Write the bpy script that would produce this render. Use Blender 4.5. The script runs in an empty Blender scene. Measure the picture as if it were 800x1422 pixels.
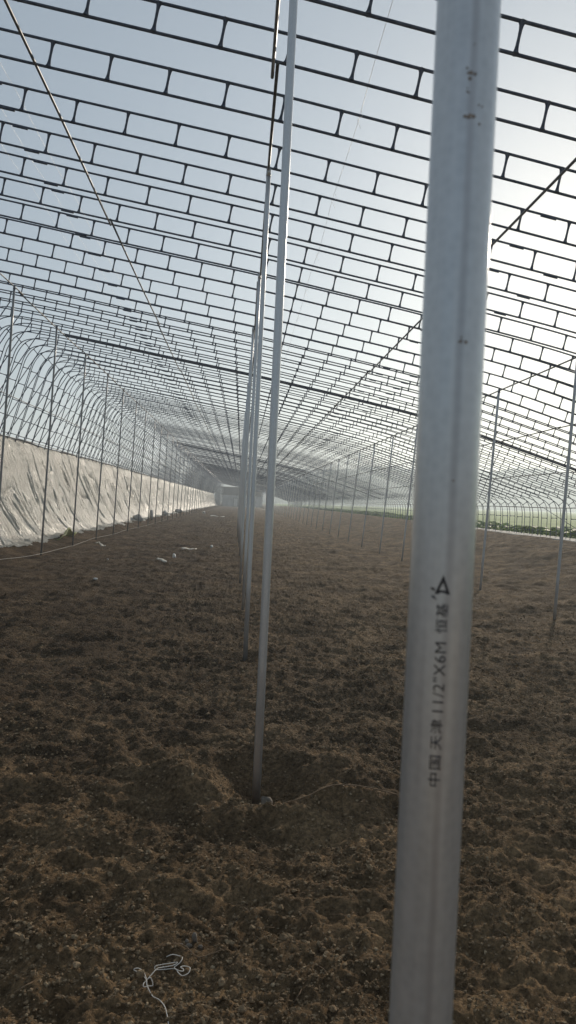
import bpy, bmesh, math, random
import numpy as np
from mathutils import Matrix, Vector

random.seed(7)
R = math.radians
SC = bpy.context.scene
COL = SC.collection

# ------------------------------------------------------------------ camera
cam_d = bpy.data.cameras.new('camera')
cam = bpy.data.objects.new('camera', cam_d)
COL.objects.link(cam)
SC.camera = cam
cam_d.sensor_fit = 'VERTICAL'
cam_d.sensor_height = 24.0
cam_d.lens = 24.0 * 1050 / 1422
cam_d.clip_start = 0.05
cam_d.clip_end = 4000
RM = Matrix(((0.9971945, -0.0428248, -0.0613932),
             (-0.0608333, 0.0142578, -0.9980461),
             (0.0436164, 0.9989809, 0.0116129)))
cam.matrix_world = Matrix.Translation((0, 0, 1.65)) @ RM.to_4x4()
cam_d.dof.use_dof = True
cam_d.dof.focus_distance = 9.0
cam_d.dof.aperture_fstop = cam_d.lens / 2.7          # a phone lens: about 3 mm pupil

# ------------------------------------------------------------------ light
SUN_EL, SUN_AZ = R(18.7), R(25.2)                     # azimuth from +Y towards +X
world = bpy.data.worlds.new('World')
SC.world = world
world.use_nodes = True
wn = world.node_tree
bg = wn.nodes['Background']
sky = wn.nodes.new('ShaderNodeTexSky')
sky.sky_type = 'NISHITA'
sky.sun_disc = False
sky.sun_elevation = SUN_EL
sky.sun_rotation = SUN_AZ
sky.altitude = 100
sky.air_density = 1.0
sky.dust_density = .9
sky.ozone_density = 2.2
veil = wn.nodes.new('ShaderNodeMix'); veil.data_type = 'RGBA'      # thin high overcast evens the sky out
veil.inputs[0].default_value = .58
veil.inputs[7].default_value = (3.7, 4.4, 4.9, 1)
wn.links.new(sky.outputs[0], veil.inputs[6])
wn.links.new(veil.outputs[2], bg.inputs[0])
bg.inputs[1].default_value = 0.091
sun_d = bpy.data.lights.new('sun', 'SUN')
sun_d.energy = 3.8
sun_d.angle = R(2.2)                                # the low sun is veiled by mist
sun_d.color = (1.0, 0.88, 0.73)
sun = bpy.data.objects.new('sun', sun_d)
COL.objects.link(sun)
sdir = Vector((math.cos(SUN_EL) * math.sin(SUN_AZ), math.cos(SUN_EL) * math.cos(SUN_AZ), math.sin(SUN_EL)))
sun.rotation_euler = sdir.to_track_quat('Z', 'Y').to_euler()
SC.view_settings.view_transform = 'Standard'
SC.view_settings.look = 'None'
SC.view_settings.exposure = 0.0
SC.view_settings.gamma = 1.0
SC.view_settings.use_curve_mapping = False
SC.cycles.use_denoising = True
SC.cycles.volume_bounces = 1
SC.cycles.max_bounces = 6
SC.cycles.diffuse_bounces = 3
SC.cycles.glossy_bounces = 3
SC.cycles.sample_clamp_indirect = 6.0

# ------------------------------------------------------------------ helpers
def tag(o, label=None, cat=None, group=None, kind=None):
    if label: o['label'] = label
    if cat: o['category'] = cat
    if group: o['group'] = group
    if kind: o['kind'] = kind
    return o

def link(name, me, mat=None, parent=None, loc=None):
    o = bpy.data.objects.new(name, me)
    COL.objects.link(o)
    if me is not None and mat is not None and not me.materials:
        me.materials.append(mat)
    if parent is not None: o.parent = parent
    if loc is not None: o.location = loc
    return o

def empty(name, loc=(0, 0, 0)):
    o = bpy.data.objects.new(name, None)
    o.empty_display_size = 0.1
    COL.objects.link(o)
    o.location = loc
    return o

def mesh_np(name, V, F, smooth=True):
    """V (n,3); F (m,k) all the same k."""
    V = np.asarray(V, np.float32); F = np.asarray(F, np.int32)
    me = bpy.data.meshes.new(name)
    me.vertices.add(len(V)); me.vertices.foreach_set('co', V.ravel())
    m, k = F.shape
    me.loops.add(m * k); me.loops.foreach_set('vertex_index', F.ravel())
    me.polygons.add(m)
    me.polygons.foreach_set('loop_start', np.arange(0, m * k, k, dtype=np.int32))
    me.polygons.foreach_set('use_smooth', np.full(m, smooth, dtype=bool))
    me.update(calc_edges=True)
    return me

class MB:
    """collects vertices and faces of one part"""
    def __init__(s): s.v = []; s.f = []
    def tube(s, pts, r, n=8, caps=True, up=None):
        pts = [Vector(p) for p in pts]
        rs = r if isinstance(r, (list, tuple)) else [r] * len(pts)
        base = len(s.v)
        t0 = (pts[1] - pts[0]).normalized()
        nrm = up if up is not None else (Vector((0, 1, 0)) if abs(t0.y) < .9 else Vector((0, 0, 1)))
        for i, p in enumerate(pts):
            t = (pts[min(i + 1, len(pts) - 1)] - pts[max(i - 1, 0)]).normalized()
            nrm = (nrm - t * nrm.dot(t)).normalized()
            b = t.cross(nrm)
            for k in range(n):
                a = 2 * math.pi * k / n
                s.v.append(tuple(p + (nrm * math.cos(a) + b * math.sin(a)) * rs[i]))
        for i in range(len(pts) - 1):
            for k in range(n):
                a = base + i * n + k; b2 = base + i * n + (k + 1) % n
                s.f.append((a, b2, b2 + n, a + n))
        if caps:
            s.f.append(tuple(base + k for k in reversed(range(n))))
            e = base + (len(pts) - 1) * n
            s.f.append(tuple(e + k for k in range(n)))
        return s
    def box(s, c, d):
        b = len(s.v)
        for z in (-1, 1):
            for y in (-1, 1):
                for x in (-1, 1):
                    s.v.append((c[0] + x * d[0] / 2, c[1] + y * d[1] / 2, c[2] + z * d[2] / 2))
        for q in ((0, 2, 3, 1), (4, 5, 7, 6), (0, 1, 5, 4), (2, 6, 7, 3), (0, 4, 6, 2), (1, 3, 7, 5)):
            s.f.append(tuple(b + i for i in q))
        return s
    def mesh(s, name, smooth=True, flat_caps=True):
        me = bpy.data.meshes.new(name)
        me.from_pydata(s.v, [], s.f)
        if smooth:
            me.polygons.foreach_set('use_smooth', [len(f) == 4 for f in s.f])
        me.update()
        return me

def _hash(ix, iy, seed):
    h = (ix.astype(np.int64) * 374761393 + iy.astype(np.int64) * 668265263 + seed * 1442695041) & 0xffffffff
    h = ((h ^ (h >> 13)) * 1274126177) & 0xffffffff
    h = (h ^ (h >> 16)) & 0xffffffff
    return h.astype(np.float64) / 0xffffffff
def vnoise(x, y, seed=0):
    x0 = np.floor(x); y0 = np.floor(y)
    fx = x - x0; fy = y - y0
    fx = fx * fx * (3 - 2 * fx); fy = fy * fy * (3 - 2 * fy)
    a = _hash(x0, y0, seed); b = _hash(x0 + 1, y0, seed)
    c = _hash(x0, y0 + 1, seed); d = _hash(x0 + 1, y0 + 1, seed)
    return (a + (b - a) * fx) * (1 - fy) + (c + (d - c) * fx) * fy - 0.5
def fbm(x, y, seed, octv=4, gain=.5):
    s = 0; a = 1.0
    for o in range(octv):
        ca, sa = math.cos(o * 1.1 + .4), math.sin(o * 1.1 + .4)
        s = s + a * vnoise((x * ca - y * sa) * 2 ** o + 17 * o, (x * sa + y * ca) * 2 ** o - 9 * o, seed + o)
        a *= gain
    return s
def sstep(a, b, x):
    t = np.clip((x - a) / (b - a), 0, 1)
    return t * t * (3 - 2 * t)

# ------------------------------------------------------------------ materials
def new_mat(name):
    m = bpy.data.materials.new(name); m.use_nodes = True
    nt = m.node_tree
    return m, nt, nt.nodes['Principled BSDF'], nt.nodes['Material Output']
def nd(nt, typ, **kw):
    n = nt.nodes.new(typ)
    for k, v in kw.items():
        if k in n.inputs.keys(): n.inputs[k].default_value = v
        else: setattr(n, k, v)
    return n
def ramp(nt, fac, stops):
    n = nt.nodes.new('ShaderNodeValToRGB')
    el = n.color_ramp.elements
    while len(el) < len(stops): el.new(.5)
    for e, (p, c) in zip(el, stops):
        e.position = p; e.color = (*c, 1) if len(c) == 3 else c
    nt.links.new(fac, n.inputs[0])
    return n
def coords(nt, scale=(1, 1, 1)):
    t = nt.nodes.new('ShaderNodeTexCoord'); m = nt.nodes.new('ShaderNodeMapping')
    m.inputs['Scale'].default_value = scale
    nt.links.new(t.outputs['Object'], m.inputs[0])
    return m.outputs[0]

def mat_soil():
    m, nt, b, out = new_mat('tilled_soil')
    L = nt.links
    g = nt.nodes.new('ShaderNodeNewGeometry')
    big = nd(nt, 'ShaderNodeTexNoise', Scale=1.5, Detail=7.0, Roughness=.66); L.new(g.outputs['Position'], big.inputs['Vector'])
    fine = nd(nt, 'ShaderNodeTexNoise', Scale=38.0, Detail=8.0, Roughness=.78); L.new(g.outputs['Position'], fine.inputs['Vector'])
    c1 = ramp(nt, big.outputs[0], [(.34, (.102, .073, .045)), (.5, (.168, .121, .073)), (.66, (.29, .21, .125))])
    c2 = ramp(nt, fine.outputs[0], [(.34, (.32, .31, .30)), (.5, (.95, .95, .95)), (.66, (1.75, 1.68, 1.58))])
    mx = nd(nt, 'ShaderNodeMix', data_type='RGBA', blend_type='MULTIPLY'); mx.inputs[0].default_value = 1
    L.new(c1.outputs[0], mx.inputs[6]); L.new(c2.outputs[0], mx.inputs[7])
    sp = nd(nt, 'ShaderNodeTexVoronoi', Scale=70.0); L.new(g.outputs['Position'], sp.inputs['Vector'])
    gt = nd(nt, 'ShaderNodeMath', operation='LESS_THAN'); L.new(sp.outputs['Distance'], gt.inputs[0]); gt.inputs[1].default_value = .16
    sel = nd(nt, 'ShaderNodeSeparateColor'); L.new(sp.outputs['Color'], sel.inputs[0])
    g2 = nd(nt, 'ShaderNodeMath', operation='GREATER_THAN'); L.new(sel.outputs[0], g2.inputs[0]); g2.inputs[1].default_value = .93
    mu = nd(nt, 'ShaderNodeMath', operation='MULTIPLY'); L.new(gt.outputs[0], mu.inputs[0]); L.new(g2.outputs[0], mu.inputs[1])
    m3 = nd(nt, 'ShaderNodeMix', data_type='RGBA'); L.new(mu.outputs[0], m3.inputs[0]); L.new(mx.outputs[2], m3.inputs[6])
    m3.inputs[7].default_value = (.36, .31, .25, 1)
    # soil darkens towards the far left; the near strip is paler and warmer
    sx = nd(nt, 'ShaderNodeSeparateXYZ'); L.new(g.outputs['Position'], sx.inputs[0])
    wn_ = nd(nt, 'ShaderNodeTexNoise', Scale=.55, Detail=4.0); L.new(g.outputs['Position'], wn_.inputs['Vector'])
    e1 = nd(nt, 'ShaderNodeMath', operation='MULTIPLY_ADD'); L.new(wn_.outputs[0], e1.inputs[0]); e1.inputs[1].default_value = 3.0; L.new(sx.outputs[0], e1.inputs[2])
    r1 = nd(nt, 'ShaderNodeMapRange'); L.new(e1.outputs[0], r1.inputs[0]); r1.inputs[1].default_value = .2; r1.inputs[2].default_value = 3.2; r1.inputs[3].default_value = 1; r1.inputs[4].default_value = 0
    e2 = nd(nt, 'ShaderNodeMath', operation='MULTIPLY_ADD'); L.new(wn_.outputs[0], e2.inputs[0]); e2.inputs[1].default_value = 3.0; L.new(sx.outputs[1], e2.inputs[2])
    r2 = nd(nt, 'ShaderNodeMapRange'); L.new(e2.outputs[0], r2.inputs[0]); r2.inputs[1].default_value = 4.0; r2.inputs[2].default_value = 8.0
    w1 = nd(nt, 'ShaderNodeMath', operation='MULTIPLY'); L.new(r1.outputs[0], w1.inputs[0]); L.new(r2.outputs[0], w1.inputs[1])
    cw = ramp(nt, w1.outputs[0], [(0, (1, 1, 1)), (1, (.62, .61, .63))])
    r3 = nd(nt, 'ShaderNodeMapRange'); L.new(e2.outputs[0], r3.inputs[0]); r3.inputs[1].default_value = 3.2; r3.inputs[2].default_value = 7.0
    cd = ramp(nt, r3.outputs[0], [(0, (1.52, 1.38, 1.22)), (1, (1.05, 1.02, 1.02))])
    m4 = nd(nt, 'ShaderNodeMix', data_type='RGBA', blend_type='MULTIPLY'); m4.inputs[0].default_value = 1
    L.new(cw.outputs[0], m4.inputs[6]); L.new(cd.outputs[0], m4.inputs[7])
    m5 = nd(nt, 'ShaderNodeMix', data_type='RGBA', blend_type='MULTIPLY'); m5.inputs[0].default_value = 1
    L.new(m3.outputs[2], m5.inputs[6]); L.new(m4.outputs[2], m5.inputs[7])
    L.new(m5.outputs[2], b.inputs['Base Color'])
    b.inputs['Roughness'].default_value = 1.0
    b.inputs['Specular IOR Level'].default_value = .12
    n2 = nd(nt, 'ShaderNodeTexNoise', Scale=95.0, Detail=7.0, Roughness=.75); L.new(g.outputs['Position'], n2.inputs['Vector'])
    v2 = nd(nt, 'ShaderNodeTexVoronoi', Scale=55.0); L.new(g.outputs['Position'], v2.inputs['Vector'])
    ad = nd(nt, 'ShaderNodeMath', operation='SUBTRACT'); L.new(n2.outputs[0], ad.inputs[0])
    ml = nd(nt, 'ShaderNodeMath', operation='MULTIPLY'); L.new(v2.outputs['Distance'], ml.inputs[0]); ml.inputs[1].default_value = .6
    L.new(ml.outputs[0], ad.inputs[1])
    bp = nd(nt, 'ShaderNodeBump', Strength=1.0, Distance=.03); L.new(ad.outputs[0], bp.inputs['Height'])
    L.new(bp.outputs[0], b.inputs['Normal'])
    return m

def mat_simple(name, col, rough=.6, metal=0., var=.25, scale=20., bump=0., spec=.5, stretch=(1, 1, 1)):
    m, nt, b, out = new_mat(name)
    n = nd(nt, 'ShaderNodeTexNoise', Scale=scale, Detail=5.0)
    nt.links.new(coords(nt, stretch), n.inputs['Vector'])
    lo = tuple(c * (1 - var) for c in col); hi = tuple(min(1, c * (1 + var)) for c in col)
    c = ramp(nt, n.outputs[0], [(.3, lo), (.7, hi)])
    nt.links.new(c.outputs[0], b.inputs['Base Color'])
    b.inputs['Roughness'].default_value = rough; b.inputs['Metallic'].default_value = metal
    b.inputs['Specular IOR Level'].default_value = spec
    if bump:
        bp = nd(nt, 'ShaderNodeBump', Strength=.6, Distance=bump)
        nt.links.new(n.outputs[0], bp.inputs['Height']); nt.links.new(bp.outputs[0], b.inputs['Normal'])
    return m

def mat_pipe(name, stains, dull=.62, shade=1.0):
    """hot-dip galvanised post: spangle, lengthwise drawing marks, dirt at the foot, a few brown spots"""
    m, nt, b, out = new_mat(name)
    L = nt.links
    co = coords(nt)
    a = nd(nt, 'ShaderNodeTexNoise', Scale=1.0, Detail=6.0, Roughness=.65)
    L.new(coords(nt, (160, 160, 5)), a.inputs['Vector'])
    sp = nd(nt, 'ShaderNodeTexVoronoi', Scale=130.0); L.new(co, sp.inputs['Vector'])
    c = ramp(nt, a.outputs[0], [(.25, tuple(shade * q for q in (.585, .595, .605))), (.5, tuple(shade * q for q in (.625, .635, .645))), (.75, tuple(shade * q for q in (.665, .67, .675)))])
    mx = nd(nt, 'ShaderNodeMix', data_type='RGBA', blend_type='OVERLAY'); mx.inputs[0].default_value = .12
    L.new(c.outputs[0], mx.inputs[6]); L.new(sp.outputs['Distance'], mx.inputs[7])
    col = mx.outputs[2]
    # dirt near the foot
    ge = nt.nodes.new('ShaderNodeNewGeometry'); sx = nd(nt, 'ShaderNodeSeparateXYZ'); L.new(ge.outputs['Position'], sx.inputs[0])
    nz = nd(nt, 'ShaderNodeTexNoise', Scale=30.0, Detail=5.0); L.new(co, nz.inputs['Vector'])
    mr = nd(nt, 'ShaderNodeMapRange'); L.new(sx.outputs[2], mr.inputs[0])
    mr.inputs[1].default_value = -.05; mr.inputs[2].default_value = .14; mr.inputs[3].default_value = .9; mr.inputs[4].default_value = 0.0
    mm = nd(nt, 'ShaderNodeMath', operation='MULTIPLY'); L.new(mr.outputs[0], mm.inputs[0]); L.new(nz.outputs[0], mm.inputs[1])
    dm = nd(nt, 'ShaderNodeMix', data_type='RGBA'); L.new(mm.outputs[0], dm.inputs[0]); L.new(col, dm.inputs[6])
    dm.inputs[7].default_value = (.11, .075, .05, 1)
    col = dm.outputs[2]
    rgh = ramp(nt, a.outputs[0], [(.2, (.26, .26, .26)), (.8, (.40, .40, .40))])
    L.new(rgh.outputs[0], b.inputs['Roughness'])
    b.inputs['Metallic'].default_value = dull
    if stains:                                            # the lengthwise weld seam, a dull stripe
        xo = nd(nt, 'ShaderNodeSeparateXYZ'); L.new(co, xo.inputs[0])
        wv = nd(nt, 'ShaderNodeTexNoise', Scale=1.0); L.new(coords(nt, (1, 1, 9)), wv.inputs['Vector'])
        o1 = nd(nt, 'ShaderNodeMath', operation='MULTIPLY_ADD'); L.new(wv.outputs[0], o1.inputs[0]); o1.inputs[1].default_value = .003; o1.inputs[2].default_value = -.0005
        o2 = nd(nt, 'ShaderNodeMath', operation='ADD'); L.new(xo.outputs[0], o2.inputs[0]); L.new(o1.outputs[0], o2.inputs[1])
        o3 = nd(nt, 'ShaderNodeMath', operation='MULTIPLY_ADD'); L.new(xo.outputs[2], o3.inputs[0]); o3.inputs[1].default_value = -.00166; L.new(o2.outputs[0], o3.inputs[2])
        ab = nd(nt, 'ShaderNodeMath', operation='ABSOLUTE'); L.new(o3.outputs[0], ab.inputs[0])
        sr = nd(nt, 'ShaderNodeMapRange'); L.new(ab.outputs[0], sr.inputs[0])
        sr.inputs[1].default_value = .001; sr.inputs[2].default_value = .0042; sr.inputs[3].default_value = .4; sr.inputs[4].default_value = 0
        se = nd(nt, 'ShaderNodeMix', data_type='RGBA'); L.new(sr.outputs[0], se.inputs[0]); L.new(col, se.inputs[6])
        se.inputs[7].default_value = (.30, .28, .29, 1)
        col = se.outputs[2]
    L.new(col, b.inputs['Base Color'])
    bp = nd(nt, 'ShaderNodeBump', Strength=.06, Distance=.0005); L.new(a.outputs[0], bp.inputs['Height']); L.new(bp.outputs[0], b.inputs['Normal'])
    return m

def mat_plastic():
    m, nt, b, out = new_mat('milky_plastic_film')
    L = nt.links
    n = nd(nt, 'ShaderNodeTexNoise', Scale=1.2, Detail=6.0, Roughness=.6)
    L.new(coords(nt, (1, .6, 1.2)), n.inputs['Vector'])
    c = ramp(nt, n.outputs[0], [(.3, (.47, .425, .34)), (.5, (.61, .565, .47)), (.7, (.70, .665, .57))])
    # sharp slanting creases, the shade of the folds put into their colour
    tc = nt.nodes.new('ShaderNodeTexCoord'); mp = nt.nodes.new('ShaderNodeMapping'); mp.vector_type = 'TEXTURE'
    mp.inputs['Rotation'].default_value = (R(27), 0, 0); mp.inputs['Scale'].default_value = (1, .62, 5.0)
    L.new(tc.outputs['Object'], mp.inputs[0])
    wb = nd(nt, 'ShaderNodeTexNoise', Scale=.9, Detail=3.0); L.new(mp.outputs[0], wb.inputs['Vector'])
    wa = nd(nt, 'ShaderNodeVectorMath', operation='MULTIPLY_ADD'); L.new(wb.outputs['Color'], wa.inputs[0]); wa.inputs[1].default_value = (.0, .45, .45); L.new(mp.outputs[0], wa.inputs[2])
    vc = nd(nt, 'ShaderNodeTexVoronoi', feature='DISTANCE_TO_EDGE', Scale=1.0); L.new(wa.outputs[0], vc.inputs['Vector'])
    cr = ramp(nt, vc.outputs['Distance'], [(.0, (.52, .48, .42)), (.032, (1, 1, 1))])
    cm = nd(nt, 'ShaderNodeMix', data_type='RGBA', blend_type='MULTIPLY'); cm.inputs[0].default_value = .8
    L.new(c.outputs[0], cm.inputs[6]); L.new(cr.outputs[0], cm.inputs[7])
    L.new(cm.outputs[2], b.inputs['Base Color'])
    b.inputs['Roughness'].default_value = .30
    b.inputs['Specular IOR Level'].default_value = .6
    w = nd(nt, 'ShaderNodeTexNoise', Scale=7.0, Detail=5.0, Roughness=.55, Distortion=.6)
    L.new(coords(nt, (1, 1.1, .35)), w.inputs['Vector'])
    w2 = nd(nt, 'ShaderNodeTexNoise', Scale=24.0, Detail=4.0, Roughness=.6); L.new(coords(nt), w2.inputs['Vector'])
    ad = nd(nt, 'ShaderNodeMath', operation='MULTIPLY_ADD'); L.new(w2.outputs[0], ad.inputs[0]); ad.inputs[1].default_value = .45; L.new(w.outputs[0], ad.inputs[2])
    bp = nd(nt, 'ShaderNodeBump', Strength=.9, Distance=.10); L.new(ad.outputs[0], bp.inputs['Height']); L.new(bp.outputs[0], b.inputs['Normal'])
    tr = nd(nt, 'ShaderNodeBsdfTranslucent'); tr.inputs[0].default_value = (.7, .67, .6, 1)
    ms = nd(nt, 'ShaderNodeMixShader'); ms.inputs[0].default_value = .28
    L.new(b.outputs[0], ms.inputs[1]); L.new(tr.outputs[0], ms.inputs[2]); L.new(ms.outputs[0], out.inputs[0])
    return m

def mat_leaf(name, col, var=.4):
    m, nt, b, out = new_mat(name)
    g = nt.nodes.new('ShaderNodeNewGeometry')
    lo = tuple(c * (1 - var) for c in col); hi = tuple(c * (1 + var) for c in col)
    c = ramp(nt, g.outputs['Random Per Island'], [(0, lo), (1, hi)])
    nt.links.new(c.outputs[0], b.inputs['Base Color']); b.inputs['Roughness'].default_value = .55
    tr = nd(nt, 'ShaderNodeBsdfTranslucent'); nt.links.new(c.outputs[0], tr.inputs[0])
    ms = nd(nt, 'ShaderNodeMixShader'); ms.inputs[0].default_value = .4
    nt.links.new(b.outputs[0], ms.inputs[1]); nt.links.new(tr.outputs[0], ms.inputs[2]); nt.links.new(ms.outputs[0], out.inputs[0])
    return m

M_soil = mat_soil()
def mat_clod():
    m, nt, b, out = new_mat('soil_clod')
    g = nt.nodes.new('ShaderNodeNewGeometry')
    c = ramp(nt, g.outputs['Random Per Island'], [(0, (.13, .091, .055)), (.5, (.255, .178, .106)), (.97, (.31, .228, .14)), (1, (.36, .28, .18))])
    n = nd(nt, 'ShaderNodeTexNoise', Scale=120.0, Detail=5.0); nt.links.new(g.outputs['Position'], n.inputs['Vector'])
    r2 = ramp(nt, n.outputs[0], [(.3, (.6, .6, .6)), (.7, (1.3, 1.3, 1.3))])
    mx = nd(nt, 'ShaderNodeMix', data_type='RGBA', blend_type='MULTIPLY'); mx.inputs[0].default_value = 1
    nt.links.new(c.outputs[0], mx.inputs[6]); nt.links.new(r2.outputs[0], mx.inputs[7])
    nt.links.new(mx.outputs[2], b.inputs['Base Color']); b.inputs['Roughness'].default_value = 1; b.inputs['Specular IOR Level'].default_value = .1
    bp = nd(nt, 'ShaderNodeBump', Strength=.7, Distance=.006); nt.links.new(n.outputs[0], bp.inputs['Height']); nt.links.new(bp.outputs[0], b.inputs['Normal'])
    return m
M_clod = mat_clod()
M_steel = mat_simple('dark_galvanised_steel', (.082, .099, .135), .8, 0, .3, 14, spec=.12)
M_rung = mat_simple('welded_rung_steel', (.075, .091, .123), .8, 0, .35, 30, spec=.12)
M_pipe = mat_pipe('galvanised_post', False)
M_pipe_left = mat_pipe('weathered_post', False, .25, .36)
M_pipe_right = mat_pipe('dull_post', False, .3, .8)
M_pipe_near = mat_pipe('galvanised_post_stained', True)
M_purlin = mat_simple('purlin_steel', (.10, .098, .10), .5, .35, .3, 12)
M_film = mat_plastic()
M_hem = mat_simple('dark_hem', (.05, .05, .055), .8, 0, .3, 9)
M_ink = mat_simple('black_ink', (.03, .027, .032), .7, 0, .4, 900)
M_field = mat_simple('field_green', (.26, .33, .115), .95, 0, .22, .35, spec=.1)
M_outer = mat_simple('dry_earth', (.30, .235, .16), .95, 0, .3, 1.5, spec=.1)
M_path = mat_simple('pale_path', (.42, .39, .34), .9, 0, .2, 3, bump=.01)
M_hill = mat_simple('wooded_hill', (.045, .06, .045), 1, 0, .3, .05, spec=.05)
M_crop = mat_leaf('crop_leaves', (.17, .25, .06))
M_tree = mat_leaf('tree_leaves', (.05, .07, .035))
M_cream = mat_simple('cream_scrap', (.62, .57, .48), .6, 0, .2, 30)
M_white = mat_simple('white_scrap', (.74, .72, .68), .5, 0, .12, 40)
M_string = mat_simple('pale_string', (.72, .66, .58), .7, 0, .2, 60)
M_root = mat_simple('dry_root', (.20, .13, .075), .9, 0, .3, 40)
M_twine = mat_simple('grey_twine', (.36, .32, .27), .8, 0, .3, 20)
M_green = mat_simple('yellow_green_film', (.34, .36, .13), .4, 0, .35, 6)
M_sack = mat_simple('grey_sack', (.48, .46, .43), .9, 0, .3, 8, bump=.02)
M_wall = mat_simple('grey_render', (.05, .055, .06), .9, 0, .2, .8)
M_wall2 = mat_simple('pale_render', (.36, .37, .37), .9, 0, .2, .8)
M_roof = mat_simple('dark_roof_sheet', (.07, .075, .08), .7, 0, .2, 2)
M_door = mat_simple('pale_door', (.5, .5, .48), .6, 0, .1, 4)
M_wire = mat_simple('film_wire', (.55, .55, .55), .4, .3, .2, 10)
M_stain = mat_simple('brown_stain', (.27, .225, .19), .8, 0, .3, 300)
M_stone = mat_simple('grey_stone', (.17, .14, .11), .95, 0, .35, 40, bump=.006)

# ------------------------------------------------------------------ terrain
Y_END = 200.0
def soil_h(X, Y):
    """height of the tilled floor"""
    z = 0.055 * fbm(X * .55, Y * .9, 11, 3)
    z = z + 0.060 * fbm(X * 1.7, Y * 3.0, 21, 3, .55)
    rid = 1 - np.abs(2 * vnoise(X * 4.2 + 3, Y * 6.5, 31))
    z = z + 0.026 * (rid - .5)
    z = z + 0.036 * fbm(X * 9, Y * 11, 41, 3, .6)
    lump = np.clip(vnoise(X * 15, Y * 16, 51) + .12, 0, 1) + .7 * np.clip(vnoise(X * 27 + Y * 5, Y * 29 - X * 4, 52) + .05, 0, 1)
    z = z + 0.022 * lump
    near = 1 - sstep(9, 22, np.hypot(X, Y))
    z = z + near * (0.022 * fbm(X * 31, Y * 33, 61, 2, .8))
    # hollow trodden round the second middle post, with a rim
    d = np.hypot((X - .24) / 1.25, (Y - 4.35))
    z = z - 0.15 * np.exp(-(d / .18) ** 2) + 0.07 * np.exp(-((d - .42) / .13) ** 2)
    z = z + 0.10 * np.exp(-(((X + .22) / .2) ** 2 + ((Y - 4.25) / .14) ** 2))
    # ridge of dry crust running right from that post
    yr = 4.02 + .12 * (X - .3)
    z = z + 0.055 * np.exp(-((Y - yr) / .06) ** 2) * sstep(.22, .45, X) * (1 - sstep(.95, 1.3, X))
    d3 = np.hypot(X - .1, Y - 7.85); z = z - .05 * np.exp(-(d3 / .22) ** 2)
    z = z + .0022 * np.clip(Y - 10, 0, 60)
    # berm under the film on the left, bank on the right
    z = z + (.16 + .10 * fbm(X * .9, Y * .8, 77, 3)) * sstep(-5.35, -6.2, X) + .35 * sstep(-6.3, -8.0, X)
    z = z + .68 * sstep(5.8, 11.7, X + .35 * fbm(X * .8, Y * .8, 88, 3))
    return z

def spaced(lo, hi, d0, g, c=0.0):
    """coordinates dense (d0) around c growing by factor g per metre of distance"""
    out = [c]; x = c
    while x < hi:
        x += max(d0, g * abs(x - c)); out.append(min(x, hi))
    x = c; left = []
    while x > lo:
        x -= max(d0, g * abs(x - c)); left.append(max(x, lo))
    return np.array(sorted(set(left + out)))

def grid_mesh(name, xs, ys, fn, mat, flip=False):
    X, Y = np.meshgrid(xs, ys)
    Z = fn(X, Y)
    V = np.stack([X, Y, Z], -1).reshape(-1, 3)
    nx, ny = len(xs), len(ys)
    i = np.arange(ny - 1)[:, None] * nx + np.arange(nx - 1)[None, :]
    F = np.stack([i, i + 1, i + nx + 1, i + nx], -1).reshape(-1, 4)
    return mesh_np(name, V, F)

xs = spaced(-8.6, 12.3, .011, .011, .2)
ys = np.concatenate([np.arange(-3, 1.7, .12), spaced(1.7, Y_END + 6, .011, .0052, 0)])
ys = np.unique(np.concatenate([np.arange(-3, 1.7, .12), 1.7 + np.cumsum([0] + [0])]))
y = 1.7; yl = []
while y < Y_END + 8:
    yl.append(y); y += max(.011, .0050 * y)
ys = np.concatenate([ys[ys < 1.69], np.array(yl)])
me = grid_mesh('soil', xs, ys, soil_h, M_soil)
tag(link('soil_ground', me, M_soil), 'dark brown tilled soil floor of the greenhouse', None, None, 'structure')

def field_h(X, Y):
    base = np.where(X > 0, .66, .45)
    z = base + .10 * fbm(X * .25, Y * .25, 101, 3)
    dist = np.hypot(np.clip(X - 14, 0, None), 0 * Y)
    z = z + .0145 * np.clip(dist, 0, 260) * (X > 0)
    inside = sstep(-8.9, -8.5, X) * (1 - sstep(12.0, 12.5, X)) * (1 - sstep(Y_END + 5.5, Y_END + 7.5, Y)) * sstep(-3.5, -2.9, Y)
    return z * (1 - inside) + (-1.0) * inside
xs2 = np.unique(np.concatenate([-8.7 - np.cumsum(np.r_[0, .4 * 1.16 ** np.arange(36)]), np.array([-8.5, -8.3, 0., 11.9, 12.1, 12.3, 12.5]), 12.5 + np.cumsum(np.r_[.4 * 1.10 ** np.arange(58)])]))
xs2 = xs2[(xs2 > -620) & (xs2 < 1150)]
ys2 = np.unique(np.concatenate([np.linspace(-150, -4, 20), np.array([-3.3, -2.9]), np.linspace(0, 204, 103), np.array([205.4, 206.2, 207.6]), np.linspace(212, 1150, 70)]))
X, Y = np.meshgrid(xs2, ys2)
Vt = np.stack([X, Y, field_h(X, Y)], -1).reshape(-1, 3)
i = np.arange(len(ys2) - 1)[:, None] * len(xs2) + np.arange(len(xs2) - 1)[None, :]
Ft = np.stack([i, i + 1, i + len(xs2) + 1, i + len(xs2)], -1).reshape(-1, 4)
ce = Vt[Ft].mean(1)
isf = (ce[:, 0] > 12.4) & (ce[:, 1] > 3)
def part_sheet(name, F_, mat):
    u, inv = np.unique(F_, return_inverse=True)
    return link(name, mesh_np(name, Vt[u], inv.reshape(F_.shape)), mat)
tag(part_sheet('field', Ft[isf], M_field), 'green crop field beyond the arches on the right', None, None, 'structure')
tag(part_sheet('bare_ground', Ft[~isf], M_outer), 'dry bare ground outside the greenhouse', None, None, 'structure')

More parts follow.
